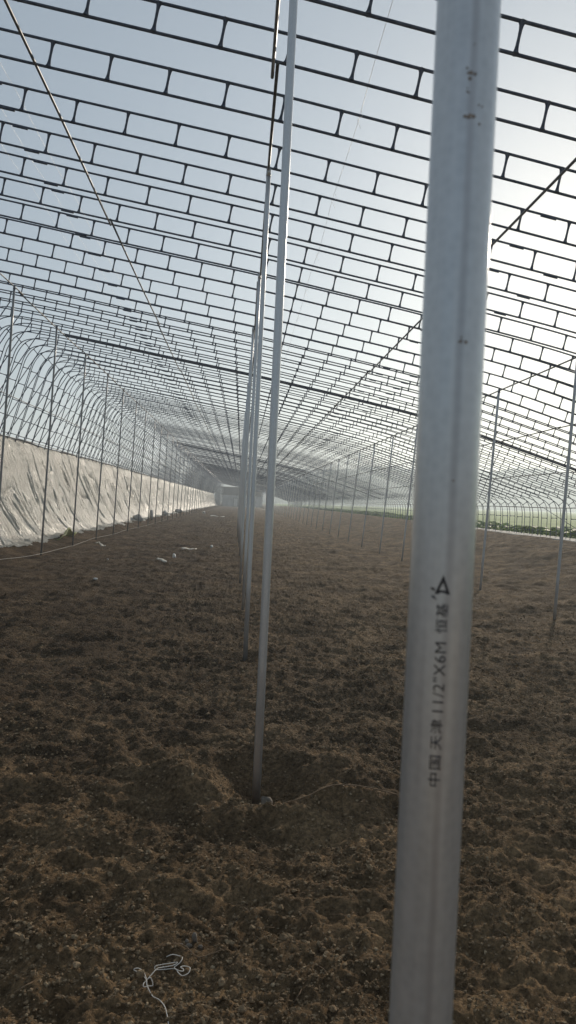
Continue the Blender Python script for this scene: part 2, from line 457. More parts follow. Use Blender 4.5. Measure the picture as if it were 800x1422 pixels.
# pale strip of dry path along the feet of the right-hand arches
pp = MB()
yy = np.arange(3, Y_END, 1.2)
V = []; F = []
for i, y in enumerate(yy):
    j = .10 * math.sin(y * 1.7) + .08 * math.sin(y * 4.1) + random.uniform(-.06, .06)
    for (x, z) in ((11.66 + j, .45), (11.72 + j, .755), (12.75 + j * .5, .775), (12.80 + j * .5, .55)):
        V.append((x, y, z))
for i in range(len(yy) - 1):
    for k in range(3):
        a = i * 4 + k; F.append((a, a + 1, a + 5, a + 4))
tag(link('path', mesh_np('path', V, F, False), M_path), 'pale dry path along the feet of the right-hand arches', None, None, 'structure')

# wooded ridge beyond the field
def ridge(name, pts, h, seed, mat):
    V = []; F = []
    n = len(pts)
    t = 0
    for i, (x, y) in enumerate(pts):
        hh = h * (1 + .55 * float(fbm(np.array([i * .045]), np.array([0.3]), seed, 3)[0]) + .16 * float(vnoise(np.array([i * .9]), np.array([.5]), seed + 5)[0]))
        x1, y1 = x, y
        L = math.hypot(x, y); ux, uy = x / L, y / L
        for k, (dd, f) in enumerate(((-26, -.2), (-16, .5), (-7, .9), (3, 1.0), (50, .8), (140, -.2))):
            jit = 1 + .14 * math.sin(i * 2.1 + k) * math.sin(i * .7 + k * 2)
            V.append((x + ux * dd, y + uy * dd, 3.5 + hh * f * (jit if 0 < f < 1 else 1)))
    for i in range(n - 1):
        for k in range(5):
            a = i * 6 + k; F.append((a, a + 6, a + 7, a + 1))
    return mesh_np(name, V, F)
pts = []
for i in range(260):
    a = R(78 - i * .62)          # bearing from +Y clockwise
    d = 780 + 60 * math.sin(i * .05)
    pts.append((d * math.sin(a), d * math.cos(a)))
tag(link('hills', ridge('hills', pts, 31.0, 5, M_hill), M_hill), 'low wooded hills fading into haze beyond the field', None, None, 'structure')

# tree canopy along the top and foot of the ridge (reads as one far-off wood)
rng = np.random.default_rng(4)
def leaf_quads(C, size, squash=1.0):
    n = len(C)
    a = rng.normal(size=(n, 3)); a /= np.linalg.norm(a, axis=1)[:, None]
    b = rng.normal(size=(n, 3)); b -= a * (a * b).sum(1)[:, None]; b /= np.linalg.norm(b, axis=1)[:, None]
    s = (size * rng.uniform(.6, 1.3, n))[:, None]
    V = np.stack([C - a * s, C + b * s * .6, C + a * s, C - b * s * .6], 1).reshape(-1, 3)
    F = np.arange(4 * n).reshape(n, 4)
    return V, F
Cs = []
for i in range(2, 255):
    x, y = pts[i]
    for k in range(3):
        cx, cy = x + rng.uniform(-9, 3), y + rng.uniform(-6, 6)
        if cy < 20: continue
        cz = 3.5 + rng.uniform(.3, 1.02) * 30; r = rng.uniform(3.4, 7.4)
        p = rng.normal(size=(70, 3)); p /= np.linalg.norm(p, axis=1)[:, None]
        Cs.append(np.array([cx, cy, cz]) + p * r * rng.uniform(.5, 1, (70, 1)) * np.array([1, 1, .85]))
V, F = leaf_quads(np.concatenate(Cs), 1.6)
tag(link('far_wood', mesh_np('far_wood', V, F, False), M_tree), 'hazy dark tree line on the ridge beyond the field', None, None, 'stuff')

# crop rows in the field beside the greenhouse
P0 = []
for x in np.arange(13.4, 18, .55):
    ny = int((185 - 12) / .55)
    yv = 12 + np.arange(ny) * .55 + rng.uniform(-.15, .15, ny)
    keep = rng.random(ny) < (1.0 if x < 16.3 else .0)
    xv = x + rng.uniform(-.12, .12, ny)
    P0.append(np.stack([xv[keep], yv[keep]], 1))
P0 = np.concatenate(P0)
P0 = P0[(P0[:, 0] < .95 * P0[:, 1] + 8)]
zz = field_h(P0[:, 0], P0[:, 1])
hh = rng.uniform(.20, .36, len(P0)) * (1 + .8 * fbm(P0[:, 0] * .3, P0[:, 1] * .3, 140, 2))
Vs = []; K = 7
for k in range(K):
    ang = rng.uniform(0, 2 * np.pi, len(P0)); ln = hh * rng.uniform(.8, 1.25, len(P0)); wd = ln * .34
    dx, dy = np.cos(ang), np.sin(ang)
    base = np.stack([P0[:, 0], P0[:, 1], zz + hh * .08], 1)
    mid = base + np.stack([dx * ln * .4, dy * ln * .4, hh * rng.uniform(.6, 1.0, len(P0))], 1)
    tip = base + np.stack([dx * ln * .95, dy * ln * .95, hh * rng.uniform(.45, .9, len(P0))], 1)
    sd = np.stack([-dy * wd, dx * wd, 0 * wd], 1)
    Vs.append(np.stack([base, mid + sd, tip, mid - sd], 1))
V = np.concatenate(Vs).reshape(-1, 3)
tag(link('crop_plants', mesh_np('crop', V, np.arange(len(V)).reshape(-1, 4), False), M_crop), 'rows of leafy green crop outside the right-hand arches', None, None, 'stuff')

# ------------------------------------------------------------------ haze
hz = MB().box((100, 350, 36.5), (2240, 1900, 79.0)).mesh('haze', False)
hm = bpy.data.materials.new('haze_air'); hm.use_nodes = True
hn = hm.node_tree; hn.nodes.remove(hn.nodes['Principled BSDF'])
pv = hn.nodes.new('ShaderNodeVolumePrincipled')
pv.inputs['Color'].default_value = (.84, .93, 1.0, 1)
pv.inputs['Density'].default_value = .0015
pv.inputs['Anisotropy'].default_value = .5
hn.links.new(pv.outputs[0], hn.nodes['Material Output'].inputs['Volume'])
tag(link('haze', hz, hm), 'thin morning haze filling the greenhouse', None, None, 'stuff')

# ------------------------------------------------------------------ the trusses
BAY = 3.65; DT = BAY / 4; Y0 = .65
CH = [(-8.25, .3), (-7.95, 1.4), (-7.58, 2.9), (-7.3, 3.93), (-7.05, 4.8), (-6.88, 5.4), (-6.76, 5.78), (-6.58, 6.02),
      (-6.28, 6.115), (-5.9, 6.085), (-4.95, 5.95), (-3.6, 5.74), (-2.33, 5.53), (-.76, 5.285), (.15, 5.14), (1.39, 4.92), (2.7, 4.685),
      (5.2, 4.18), (7.08, 3.655), (9.44, 2.94), (10.8, 2.50), (11.45, 2.31), (11.8, 2.18), (12.02, 1.97), (12.09, 1.68), (12.10, 1.3), (12.10, .62)]
def catmull(P, step):
    P = np.array(P, float); out = []
    E_ = np.vstack([2 * P[0] - P[1], P, 2 * P[-1] - P[-2]])
    for i in range(len(P) - 1):
        p0, p1, p2, p3 = E_[i:i + 4]
        t0 = 0; t1 = t0 + np.linalg.norm(p1 - p0) ** .5; t2 = t1 + np.linalg.norm(p2 - p1) ** .5; t3 = t2 + np.linalg.norm(p3 - p2) ** .5
        n = max(2, int(np.linalg.norm(p2 - p1) / step) + 1)
        for t in np.linspace(t1, t2, n, endpoint=False):
            A1 = (t1 - t) / (t1 - t0) * p0 + (t - t0) / (t1 - t0) * p1
            A2 = (t2 - t) / (t2 - t1) * p1 + (t - t1) / (t2 - t1) * p2
            A3 = (t3 - t) / (t3 - t2) * p2 + (t - t2) / (t3 - t2) * p3
            B1 = (t2 - t) / (t2 - t0) * A1 + (t - t0) / (t2 - t0) * A2
            B2 = (t3 - t) / (t3 - t1) * A2 + (t - t1) / (t3 - t1) * A3
            out.append((t2 - t) / (t2 - t1) * B1 + (t - t1) / (t2 - t1) * B2)
    out.append(P[-1])
    return np.array(out)
LOW = catmull(CH, .11)
TG = np.gradient(LOW, axis=0); TG /= np.linalg.norm(TG, axis=1)[:, None]
NR = np.stack([-TG[:, 1], TG[:, 0]], 1)               # outward normal
GAP = .235
TOP = LOW + NR * GAP
S = np.concatenate([[0], np.cumsum(np.linalg.norm(np.diff(LOW, axis=0), axis=1))])
def chord_z(x, C=LOW):
    roof = C[(C[:, 0] > -6.6) & (C[:, 0] < 11.6)]
    return float(np.interp(x, roof[:, 0], roof[:, 1]))
s_mid = float(np.interp(.20, LOW[(LOW[:, 0] > -6) & (LOW[:, 0] < 11)][:, 0], S[(LOW[:, 0] > -6) & (LOW[:, 0] < 11)]))
RP = .532
k0 = math.ceil((S[0] - s_mid + .35) / RP); k1 = math.floor((S[-1] - s_mid - .25) / RP)
RUNGS = []
for k in range(k0, k1 + 1):
    s = s_mid + k * RP
    p = np.array([np.interp(s, S, LOW[:, 0]), np.interp(s, S, LOW[:, 1])])
    n = np.array([np.interp(s, S, NR[:, 0]), np.interp(s, S, NR[:, 1])]); n /= np.linalg.norm(n)
    RUNGS.append((p, n))
RC = .0132
def c3(C, dy=0): return [(x, dy, z) for x, z in C]
me_low = MB().tube(c3(LOW), RC, 8).mesh('bottom_chord')
me_top = MB().tube(c3(TOP), RC, 8).mesh('top_chord')
rz = [0, .012, .028, .06, .5 * GAP, GAP - .06, GAP - .028, GAP - .012, GAP]
rr = [.030, .0235, .0172, .0128, .0116, .0128, .0172, .0235, .030]
me_rung = MB().tube([(0, 0, z) for z in rz], rr, 7, False, Vector((1, 0, 0))).mesh('rung')
def sleeve_mesh(C, x, off):
    sel = (C[:, 0] > x - .14) & (C[:, 0] < x + .14)
    t = np.array([x - .085, x + .085]); z = [chord_z(v, C) + off for v in t]
    return MB().tube([(t[0], 0, z[0]), (t[1], 0, z[1])], .0155, 8).mesh('splice_sleeve')
me_sl = [sleeve_mesh(TOP, -2.72, -.012), sleeve_mesh(LOW, -2.58, -.014), sleeve_mesh(TOP, 3.15, -.012), sleeve_mesh(LOW, 3.58, -.014)]
me_strut = MB().tube([(-5.55, -.027, chord_z(-5.55)), (-7.2, -.027, 3.35)], .0125, 7).mesh('diagonal_strut')
for mm_ in (me_low, me_top, me_strut): mm_.materials.append(M_steel)
me_rung.materials.append(M_rung)
for mm_ in me_sl: mm_.materials.append(M_steel)
# one-mesh version for the far trusses, too small in the photo to show their parts
far = MB()
far.tube(c3(LOW[::2]), RC, 6, False); far.tube(c3(TOP[::2]), RC, 6, False)
for p, n in RUNGS:
    a = (p[0], 0, p[1]); b = (p[0] + n[0] * GAP, 0, p[1] + n[1] * GAP)
    far.tube([a, b], .012, 5, False)
far.tube([(-5.55, -.027, chord_z(-5.55)), (-7.2, -.027, 3.35)], .0125, 5)
me_far = far.mesh('far_truss'); me_far.materials.append(M_steel)

ORD = ['first', 'second', 'third', 'fourth', 'fifth', 'sixth', 'seventh', 'eighth', 'ninth', 'tenth', 'eleventh', 'twelfth', 'thirteenth', 'fourteenth', 'fifteenth', 'sixteenth', 'seventeenth', 'eighteenth', 'nineteenth', 'twentieth']
def copy_tree(o, parent=None):
    c = o.copy(); COL.objects.link(c)
    if parent is not None: c.parent = parent
    for ch in list(o.children): copy_tree(ch, c)
    return c
proto = empty('roof_truss')
link('bottom_chord', me_low, None, proto); link('top_chord', me_top, None, proto)
for p, n in RUNGS:
    o = link('rung', me_rung, None, proto, (p[0], 0, p[1]))
    o.rotation_euler = (0, math.atan2(n[0], n[1]), 0)
for m_ in me_sl: link('splice_sleeve', m_, None, proto)
link('diagonal_strut', me_strut, None, proto)
N_T = int((Y_END - Y0) / DT)
first = True
near_last = 44
far_src = None
GT = 'ladder trusses arching over the soil'
for k in range(5, N_T + 1):
    b, q = divmod(k, 4)
    if k <= near_last:
        o = proto if first else copy_tree(proto); first = False
    else:
        o = link('roof_truss', me_far)
    o.location = (0, Y0 + k * DT + {6: -.09, 7: -.07, 9: .05}.get(k, random.uniform(-.02, .02)), random.uniform(-.012, .012))
    if k > near_last: o.rotation_euler = (random.uniform(-.003, .003), 0, 0)
    if k == 5: lab = 'dark steel ladder truss highest in the photo, cut by its top edge'
    elif b < 12:
        post = f'the {ORD[b]} middle-row post from the camera'
        lab = (f'dark ladder truss resting on {post}' if q == 0 else f'dark ladder truss, {ORD[q-1]} one beyond {post}')
    else: lab = 'distant ladder truss, one of those past the twelfth middle-row post'
    tag(o, lab, 'roof truss', GT)

# thick crosswise beams carried under some trusses
roof_sel = (LOW[:, 0] > -5.0) & (LOW[:, 0] < 11.2)
for i, (y, lab) in enumerate(((20.72, 'thick dark crosswise tube under the roof, nearest of three'), (60.9, 'thick crosswise tube under the roof, second of three and hazy'), (101.2, 'thick crosswise tube under the roof, farthest and faintest of three'))):
    me = MB().tube([(x, 0, z - .045) for x, z in LOW[roof_sel]], .029, 8).mesh('cross_beam')
    o = link('cross_beam', me, M_steel, None, (0, y + .06, 0)); tag(o, lab, 'beam', 'thick crosswise roof tubes')

# ------------------------------------------------------------------ purlins
def purlin(name, x, z, label, y1=4.5, r=.0135, joint=6.0, mat=M_purlin, shift=0., group='lengthwise roof purlins'):
    m = MB(); y = y1; i = 0
    while y < Y_END:
        e = min(y + joint, Y_END)
        dx = .018 if i % 2 else -.012
        n = 4
        m.tube([(x + dx + .006 * math.sin(i * 3 + j), y + (e + .22 - y) * j / n, z - .012 * math.sin(math.pi * j / n) * (i % 3 - .5)) for j in range(n + 1)], r, 8)
        y = e; i += 1
    return tag(link(name, m.mesh(name), mat), label, 'purlin', group)
for x, lab, y1 in ((-4.95, 'roof purlin pipe along the tops of the left-row posts', 4.6), (-1.99, 'roof purlin pipe between the left and middle post rows', 4.6),
                   (.115, 'roof purlin pipe along the tops of the middle-row posts', .0), (2.70, 'roof purlin pipe between the middle and right post rows', 4.6),
                   (5.17, 'roof purlin pipe along the tops of the right-row posts', 4.6), (7.08, 'roof purlin pipe first outside the right-row posts', 4.6),
                   (9.44, 'roof purlin pipe midway between right-row posts and right eave', 4.6)):
    purlin('purlin', x, chord_z(x) - RC - .015, lab, y1, .0135 if x != .115 else .014)
purlin('eave_rail', 11.98, 1.93, 'long eave rail where the arches bend down on the right', 14, .016)
purlin('wall_purlin', -7.0, 4.5, 'upper wall purlin along the bent left side of the arches', 8, .013)
purlin('wall_purlin', -7.62, 3.42, 'lower wall purlin just above the milky film on the left', 8, .013)
# diagonal wind braces in the right wall
for i, y in enumerate((25.0, 49.0, 88.0)):
    m = MB().tube([(11.99, y, .85), (11.99, y + 4.6, 1.95)], .011, 7)
    tag(link('wind_brace', m.mesh('wind_brace'), M_steel), 'thin diagonal brace across the right-hand arch legs, ' + ('nearest', 'second', 'farthest')[i] + ' of three', 'brace', 'diagonal braces of the right wall')

# thin film-tying wires on top of the roof
def wire(x, y0, y1, lab, r=.0016, bits=0):
    m = MB(); n = int((y1 - y0) / DT)
    P_ = []
    for j in range(n + 1):
        P_.append((x + .012 * math.sin(j * 1.7 + x), y0 + j * DT, chord_z(x, TOP) + .03 + .012 * math.sin(j * 2.3)))
    m.tube(P_, r, 5)
    for j in range(bits):
        yb = y0 + (1.5 + j * 1.9); zb = chord_z(x, TOP) + .03
        m.tube([(x, yb, zb), (x + .02, yb + .02, zb - .05), (x - .03, yb, zb - .1), (x + .01, yb + .03, zb - .16)], r * .8, 4)
    tag(link('film_wire', m.mesh('film_wire'), M_wire), lab, 'wire', 'thin wires lying along the roof')
wire(.93, 3.5, 20, 'thin pale wire with frayed ends above the roof beside the middle posts', .0019, 6)
wire(-2.55, 5.5, 24, 'thin wire over the roof, the inner of three at upper left', .0015)
wire(-2.85, 5.5, 24, 'thin wire over the roof, the middle of three at upper left', .0013)
wire(-3.15, 5.5, 24, 'thin wire over the roof, the outer of three at upper left', .0013)

# ------------------------------------------------------------------ posts
RO = .0241
def post(foot, top, lab, grp, near=False, n=14):
    f = Vector(foot); t = Vector(top)
    m = MB()
    m.tube([f + (t - f) * i / 6 - f for i in range(7)], RO, n, True, Vector((0, 1, 0)))
    o = link('support_post', m.mesh('support_post'), M_pipe_near if near else M_pipe_left if grp == GL else M_pipe_right if grp == GR else M_pipe, None, f)
    tag(o, lab, 'post', grp)
    # flat clamp band and hook plate at the head
    h = t - f
    c = MB().tube([h + Vector((0, 0, -.075)), h + Vector((0, 0, -.045))], RO + .0025, n)
    c.box((h.x, h.y - RO - .0045, h.z - .03), (.026, .004, .07))
    link('head_clamp', c.mesh('head_clamp'), M_steel if grp != GM else M_pipe, o)
    return o
def gz(x, y): return float(soil_h(np.array([x]), np.array([y]))[0])
GM = 'posts of the middle row'; GL = 'posts of the left row'; GR = 'posts of the right row'
fixed = {0: (.1535, .575, .162, .575), 1: (.153, 4.30, .172, 4.30), 2: (.103, 7.90, .132, 7.95), 3: (.086, 11.5, .122, 11.6)}
labs = {0: 'big blurred galvanised post nearest the camera, printed with black lettering', 1: 'tall galvanised middle post standing in a trodden soil hollow',
        2: 'galvanised middle post just behind and left of the one in the hollow'}
k = 0; near_post = None
while Y0 + k * BAY < Y_END:
    y = Y0 + k * BAY
    if k in fixed: fx, fy, tx, ty = fixed[k]
    else:
        dr = -.034 * min(max(k - 3, 0), 8); fx = .085 + dr + random.uniform(-.02, .02); tx = .115 + .75 * dr + random.uniform(-.012, .012); fy = y + random.uniform(-.06, .06); ty = y
    lab = labs.get(k) or (f'galvanised post, {ORD[k]} of the middle row from the camera' if k < 14 else 'far thin post in the hazy end of the middle row')
    o = post((fx, fy, gz(fx, fy) - .05), (tx, ty, chord_z(tx) - RC - .002), lab, GM, k == 0, 48 if k == 0 else 20 if k < 4 else 10)
    if k == 0: near_post = o
    k += 1
k = 0; y = 19.81 - 2 * BAY
while y < Y_END:
    fx = -5.095 + random.uniform(-.02, .02); tx = -4.93 + random.uniform(-.02, .02)
    if k > 0:
        lab = (f'slim post of the left row before the milky film, {ORD[k-1]} from the left edge' if k <= 14 else 'far thin post in the hazy end of the left row')
        post((fx, y, gz(fx, y) - .05), (tx, y, chord_z(tx) - RC - .002), lab, GL)
    y += BAY; k += 1
k = 0; y = 11.6
while y < Y_END:
    fx = 4.99 - .0085 * (y - 11.6) * (y < 34) - .19 * (y >= 34) + random.uniform(-.015, .015); tx = 5.17 + random.uniform(-.02, .02)
    lab = (f'slim leaning post of the right row, {ORD[k]} from the right edge' if k < 14 else 'far thin post in the hazy end of the right row')
    post((fx, y, gz(fx, y) - .05), (tx, y, chord_z(tx) - RC - .002), lab, GR)
    y += BAY; k += 1

# printing on the near post: reads upwards, on the side that faces the camera
MMPX = .000548                                          # printing laid out in steps of about half a millimetre
def printed(segs, name, z0, ang0):
    """one ink mesh; each segment: words, start and end along the pipe, letter height, stroke gain"""
    bm = bmesh.new()
    for body, u0, u1, hgt, gain in segs:
        cu = bpy.data.curves.new(name, 'FONT'); cu.body = body; cu.size = .01; cu.resolution_u = 3
        cu.offset = gain; cu.space_character = 1.08
        to = bpy.data.objects.new('tmp_text', cu); COL.objects.link(to)
        bpy.context.view_layer.update()
        dg = bpy.context.evaluated_depsgraph_get()
        me = bpy.data.meshes.new_from_object(to.evaluated_get(dg))
        bpy.data.objects.remove(to, do_unlink=True)
        xs_ = [v.co.x for v in me.vertices]; ys_ = [v.co.y for v in me.vertices]
        fx = (u1 - u0) * MMPX / (max(xs_) - min(xs_)); fy = hgt / (max(ys_) - min(ys_))
        for v in me.vertices:
            v.co = (u0 * MMPX + (v.co.x - min(xs_)) * fx, (v.co.y - min(ys_)) * fy, 0)
        bm.from_mesh(me)
    bend(bm, z0, ang0)
    me = bpy.data.meshes.new(name); bm.to_mesh(me); bm.free()
    return link(name, me, M_ink, near_post)
def bend(bm, z0, ang0):
    r0 = RO + .0004
    axis = lambda z: .1535 + (.162 - .1535) * ((z + .0) / 5.13)
    f = near_post.location
    for v in bm.verts:
        u, w = v.co.x, v.co.y                  # u along the line, w across it (up)
        z = z0 + u
        r = r0 + v.co.z
        a = ang0 - w / r0                       # w up = to the left as seen from the camera
        v.co = (axis(z) - f.x + r * math.sin(a), -r * math.cos(a), z - f.z)
lt = printed((('中国', 0, 42, .0088, .00002), ('天津', 50, 91, .0088, .00002), ('11/2"X6M', 101, 196, .0086, 0), ('恒基', 208, 249, .0088, .00002)), 'lettering', 1.4445, R(-1))
ext = max(v.co.z for v in lt.data.vertices) - min(v.co.z for v in lt.data.vertices)
bm = bmesh.new()
def tri(pts_o, pts_i):
    vo = [bm.verts.new((*p, 0)) for p in pts_o]; vi = [bm.verts.new((*p, 0)) for p in pts_i]
    for i in range(3): bm.faces.new((vo[i], vo[(i + 1) % 3], vi[(i + 1) % 3], vi[i]))
# triangle mark after the words, apex upwards on the pipe
tri([(0, -.001), (.0145, .0045), (0, .0105)], [(.003, .0022), (.0088, .0045), (.003, .0072)])
for vs in ([(-.0045, .0085), (-.0015, .0105), (-.001, .013), (-.0025, .0125)], [(.002, .0105), (.0042, .0105), (.005, .0135), (.0035, .0135)]):
    bm.faces.new([bm.verts.new((*p, 0)) for p in vs])
zt = near_post.location.z + max(v.co.z for v in lt.data.vertices) + .0065
bend(bm, zt, R(-1))
me = bpy.data.meshes.new('emblem'); bm.to_mesh(me); bm.free()
link('emblem', me, M_ink, near_post)

# brown dirt spots on the near post
r_ = np.random.default_rng(12)
for zc_, a_, rad, n_ in ((1.972, -9, .0016, 6), (1.958, -11, .0011, 3), (1.940, -10, .0018, 5), (1.949, 11, .0012, 2), (1.935, 14, .0010, 2), (1.992, -3, .0008, 2), (1.775, -1, .0014, 4), (1.672, -3, .0011, 1)):
    bm = bmesh.new()
    for j in range(n_):
        ox, oy = r_.normal(0, rad * 1.5, 2); rr2 = rad * r_.uniform(.45, 1.0)
        if j == 0: ox = oy = 0
        bm.faces.new([bm.verts.new((ox + rr2 * r_.uniform(.75, 1.2) * math.cos(t), oy + rr2 * r_.uniform(.75, 1.2) * math.sin(t), 0)) for t in np.linspace(0, 2 * math.pi, 11)[:-1]])
        for v in list(bm.verts)[-10:]: v.co.z = j * 1e-5
    bend(bm, zc_, R(a_)); me = bpy.data.meshes.new('stain'); bm.to_mesh(me); bm.free()
    link('stain', me, M_stain, near_post)

# ------------------------------------------------------------------ the film along the left wall
def film():
    ys_ = []; y = 8.0
    while y < Y_END - 2: ys_.append(y); y += max(.03, .0017 * y)
    ys_ = np.array(ys_)
    prof = catmull([(-7.5, 3.33), (-7.47, 3.22), (-7.3, 2.6), (-7.06, 1.75), (-6.78, .95), (-6.5, .42), (-6.25, .16), (-6.02, .10)], .06)
    s = np.concatenate([[0], np.cumsum(np.linalg.norm(np.diff(prof, axis=0), axis=1))]); s /= s[-1]
    nn = np.gradient(prof, axis=0); nn /= np.linalg.norm(nn, axis=1)[:, None]
    nx, nz = -nn[:, 1], nn[:, 0]                           # towards the inside
    Yg, Sg = np.meshgrid(ys_, s, indexing='ij')
    q = Yg - 1.7 * Sg ** 1.2 + .5 * fbm(Yg * .35, Sg * 2, 203, 2)          # folds slant away from the camera going down
    f1 = 1 - np.abs(2 * vnoise(q * .75, Sg * .5, 201)); f2 = 1 - np.abs(2 * vnoise(q * 2.1, Sg * .8 + 4, 202))
    f3 = 1 - np.abs(2 * vnoise(q * 4.6, Sg * 1.3, 204))
    f4 = 1 - np.abs(2 * vnoise(q * 1.15 + .8 * Sg, Sg * 1.1 + 9, 214))
    # long pulled creases: a groove with a pleat beside it, each of its own length
    rg = np.random.default_rng(77)
    cz_ = np.zeros_like(Yg)
    y_ = 9.0
    while y_ < 120:
        for _ in range(2):
            q0 = y_ + rg.uniform(-.6, .6); s0 = rg.uniform(.02, .55); s1 = min(1, s0 + rg.uniform(.25, .8)); dep = rg.uniform(.012, .05) * (1 if rg.random() < .8 else 1.8); w_ = rg.uniform(.018, .042) * (1 + .012 * y_); k_ = rg.uniform(-.5, .5)
            sel = np.abs(ys_ - q0 - 1) < 4
            Q = q[sel] + k_ * Sg[sel] ** 2 - q0
            env = sstep(s0, s0 + .12, Sg[sel]) * (1 - sstep(s1 - .12, s1, Sg[sel]))
            cz_[sel] += env * dep * (-np.exp(-(Q / w_) ** 2) + .8 * np.exp(-((Q - 2.1 * w_) / (1.3 * w_)) ** 2))
        y_ += rg.uniform(.3, 1.5) * (1 + .01 * y_)
    off = cz_ + .09 * f1 ** 2 + .035 * f2 ** 6 + .016 * f3 ** 5 - .09 * f4 ** 26 + .06 * fbm(Yg * .8, Sg * 2.5, 205, 3)
    off = off * (.3 + .7 * sstep(.0, .12, Sg)) + .05 * fbm(Yg * 3, Sg * 9, 206, 3) * .5
    X = prof[None, :, 0] + nx[None, :] * (-1) * (-off); Z = prof[None, :, 1] + nz[None, :] * off
    top_w = 1 - sstep(0, .12, Sg)
    Z = Z + top_w * (.07 * fbm(Yg * .5, 0 * Yg, 207, 3) + .03 * np.sin(Yg * 6.9) * 0)
    foot = sstep(.86, 1, Sg)
    X = X + foot * .42 * fbm(Yg * .9, 0 * Yg + 2, 208, 4)
    Z = np.maximum(Z, soil_h(X, Yg) + .012 + .03 * np.abs(fbm(Yg * 2, Sg * 8, 209, 2)))
    V = np.stack([X, Yg, Z], -1)
    ny, ns = Yg.shape
    i = np.arange(ny - 1)[:, None] * ns + np.arange(ns - 1)[None, :]
    F = np.stack([i, i + 1, i + ns + 1, i + ns], -1).reshape(-1, 4)
    return V, F, ys_
V, F, fy_ = film()
film_o = tag(link('plastic_film', mesh_np('plastic_film', V.reshape(-1, 3), F), M_film), 'crinkled milky plastic film hung along the left wall of arches', 'plastic film')
hem = MB()
hp = [(V[i, 0, 0] + .02, V[i, 0, 1], V[i, 0, 2] + .012) for i in range(0, len(fy_), 2)]
hr = [.016 + .030 * max(0, float(vnoise(np.array([p[1] * 1.1]), np.array([.5]), 210)[0])) for p in hp]
hem.tube(hp, hr, 6)
link('rolled_hem', hem.mesh('rolled_hem'), M_hem, film_o)

# ------------------------------------------------------------------ soil clods and straw
def ico():
    bm = bmesh.new(); bmesh.ops.create_icosphere(bm, subdivisions=2, radius=1)
    v = np.array([x.co[:] for x in bm.verts]); f = np.array([[q.index for q in p.verts] for p in bm.faces]); bm.free()
    return v, f
iv, if_ = ico()
variants = []
for k in range(14):
    rr_ = np.random.default_rng(100 + k)
    dirs = rr_.normal(size=(7, 3)); dirs /= np.linalg.norm(dirs, axis=1)[:, None]
    v = iv.copy()
    for d_ in dirs:                                       # knock flats off the ball: broken clod
        h = v @ d_; lim = rr_.uniform(.45, .85)
        v = v - np.outer(np.clip(h - lim, 0, None), d_)
    v = v * (1 + .10 * rr_.normal(size=(len(v), 1))) * rr_.uniform(.7, 1.25, 3)
    variants.append(v)
def ico1():
    bm = bmesh.new(); bmesh.ops.create_icosphere(bm, subdivisions=1, radius=1)
    v = np.array([x.co[:] for x in bm.verts]); f = np.array([[q.index for q in p.verts] for p in bm.faces]); bm.free()
    return v, f
sv, sf = ico1()
def scatter(n, far, size, shape, var, faces, seed):
    """n broken crumbs, thickest near the camera, gathered into drifts"""
    g_ = np.random.default_rng(seed)
    y = 1.6 * np.exp(g_.uniform(0, 1, n) * math.log(far / 1.6))
    x = g_.uniform(-.5, .5, n) * (y * 1.05 + .3) + .05
    r = np.clip(size * (g_.pareto(shape, n) + 1), size, size * 2.9) * (1 + .03 * y)
    keep = vnoise(x * 1.4, y * 1.4, 300) + .7 * vnoise(x * 5, y * 5, 301) + .25 * g_.normal(size=n) > -.16
    x, y, r = x[keep], y[keep], r[keep]; m = len(x)
    z = soil_h(x, y) + r * .3
    A = g_.uniform(0, 6.283, m); ca, sa = np.cos(A), np.sin(A)
    B = np.stack(var)[g_.integers(0, len(var), m)]                    # m, nv, 3
    sq = g_.uniform(.65, 1.1, (m, 1))
    W = np.stack([(B[:, :, 0] * ca[:, None] - B[:, :, 1] * sa[:, None]) * r[:, None] + x[:, None],
                  (B[:, :, 0] * sa[:, None] + B[:, :, 1] * ca[:, None]) * r[:, None] + y[:, None],
                  B[:, :, 2] * r[:, None] * sq + z[:, None]], -1)
    nv = B.shape[1]
    Fq = faces[None] + (np.arange(m) * nv)[:, None, None]
    return W.reshape(-1, 3), Fq.reshape(-1, 3)
small = []
for k in range(16):
    g_ = np.random.default_rng(900 + k)
    small.append(sv * (1 + .22 * g_.normal(size=(12, 1))) * g_.uniform(.7, 1.2, 3))
V1, F1 = scatter(75000, 14, .0028, 2.3, small, sf, 31)
V2, F2 = scatter(9000, 12, .0052, 2.7, variants, if_, 32)
tag(link('soil_clods', mesh_np('soil_clods', np.concatenate([V1, V2]), np.concatenate([F1, F2 + len(V1)]), False), M_clod), 'loose clods and crumbs scattered over the tilled soil', None, None, 'stuff')
NS = 520
sy = 1.8 * np.exp(rng.uniform(0, 1, NS) * math.log(20 / 1.8)); sx_ = rng.uniform(-.55, .55, NS) * sy * 1.2
st = MB()
for i in range(NS):
    L_ = rng.uniform(.008, .035) * (1 + .06 * sy[i]); a = rng.uniform(0, 3.14); z = gz(sx_[i], sy[i]) + .008
    dx, dy = math.cos(a) * L_, math.sin(a) * L_
    st.tube([(sx_[i] - dx, sy[i] - dy, z), (sx_[i] + .1 * dy, sy[i], z + .006), (sx_[i] + dx, sy[i] + dy, z + .002)], .0011 * (1 + .12 * sy[i]), 4)
tag(link('straw_bits', st.mesh('straw_bits'), M_root), 'short dry straw bits strewn over the soil', None, None, 'stuff')

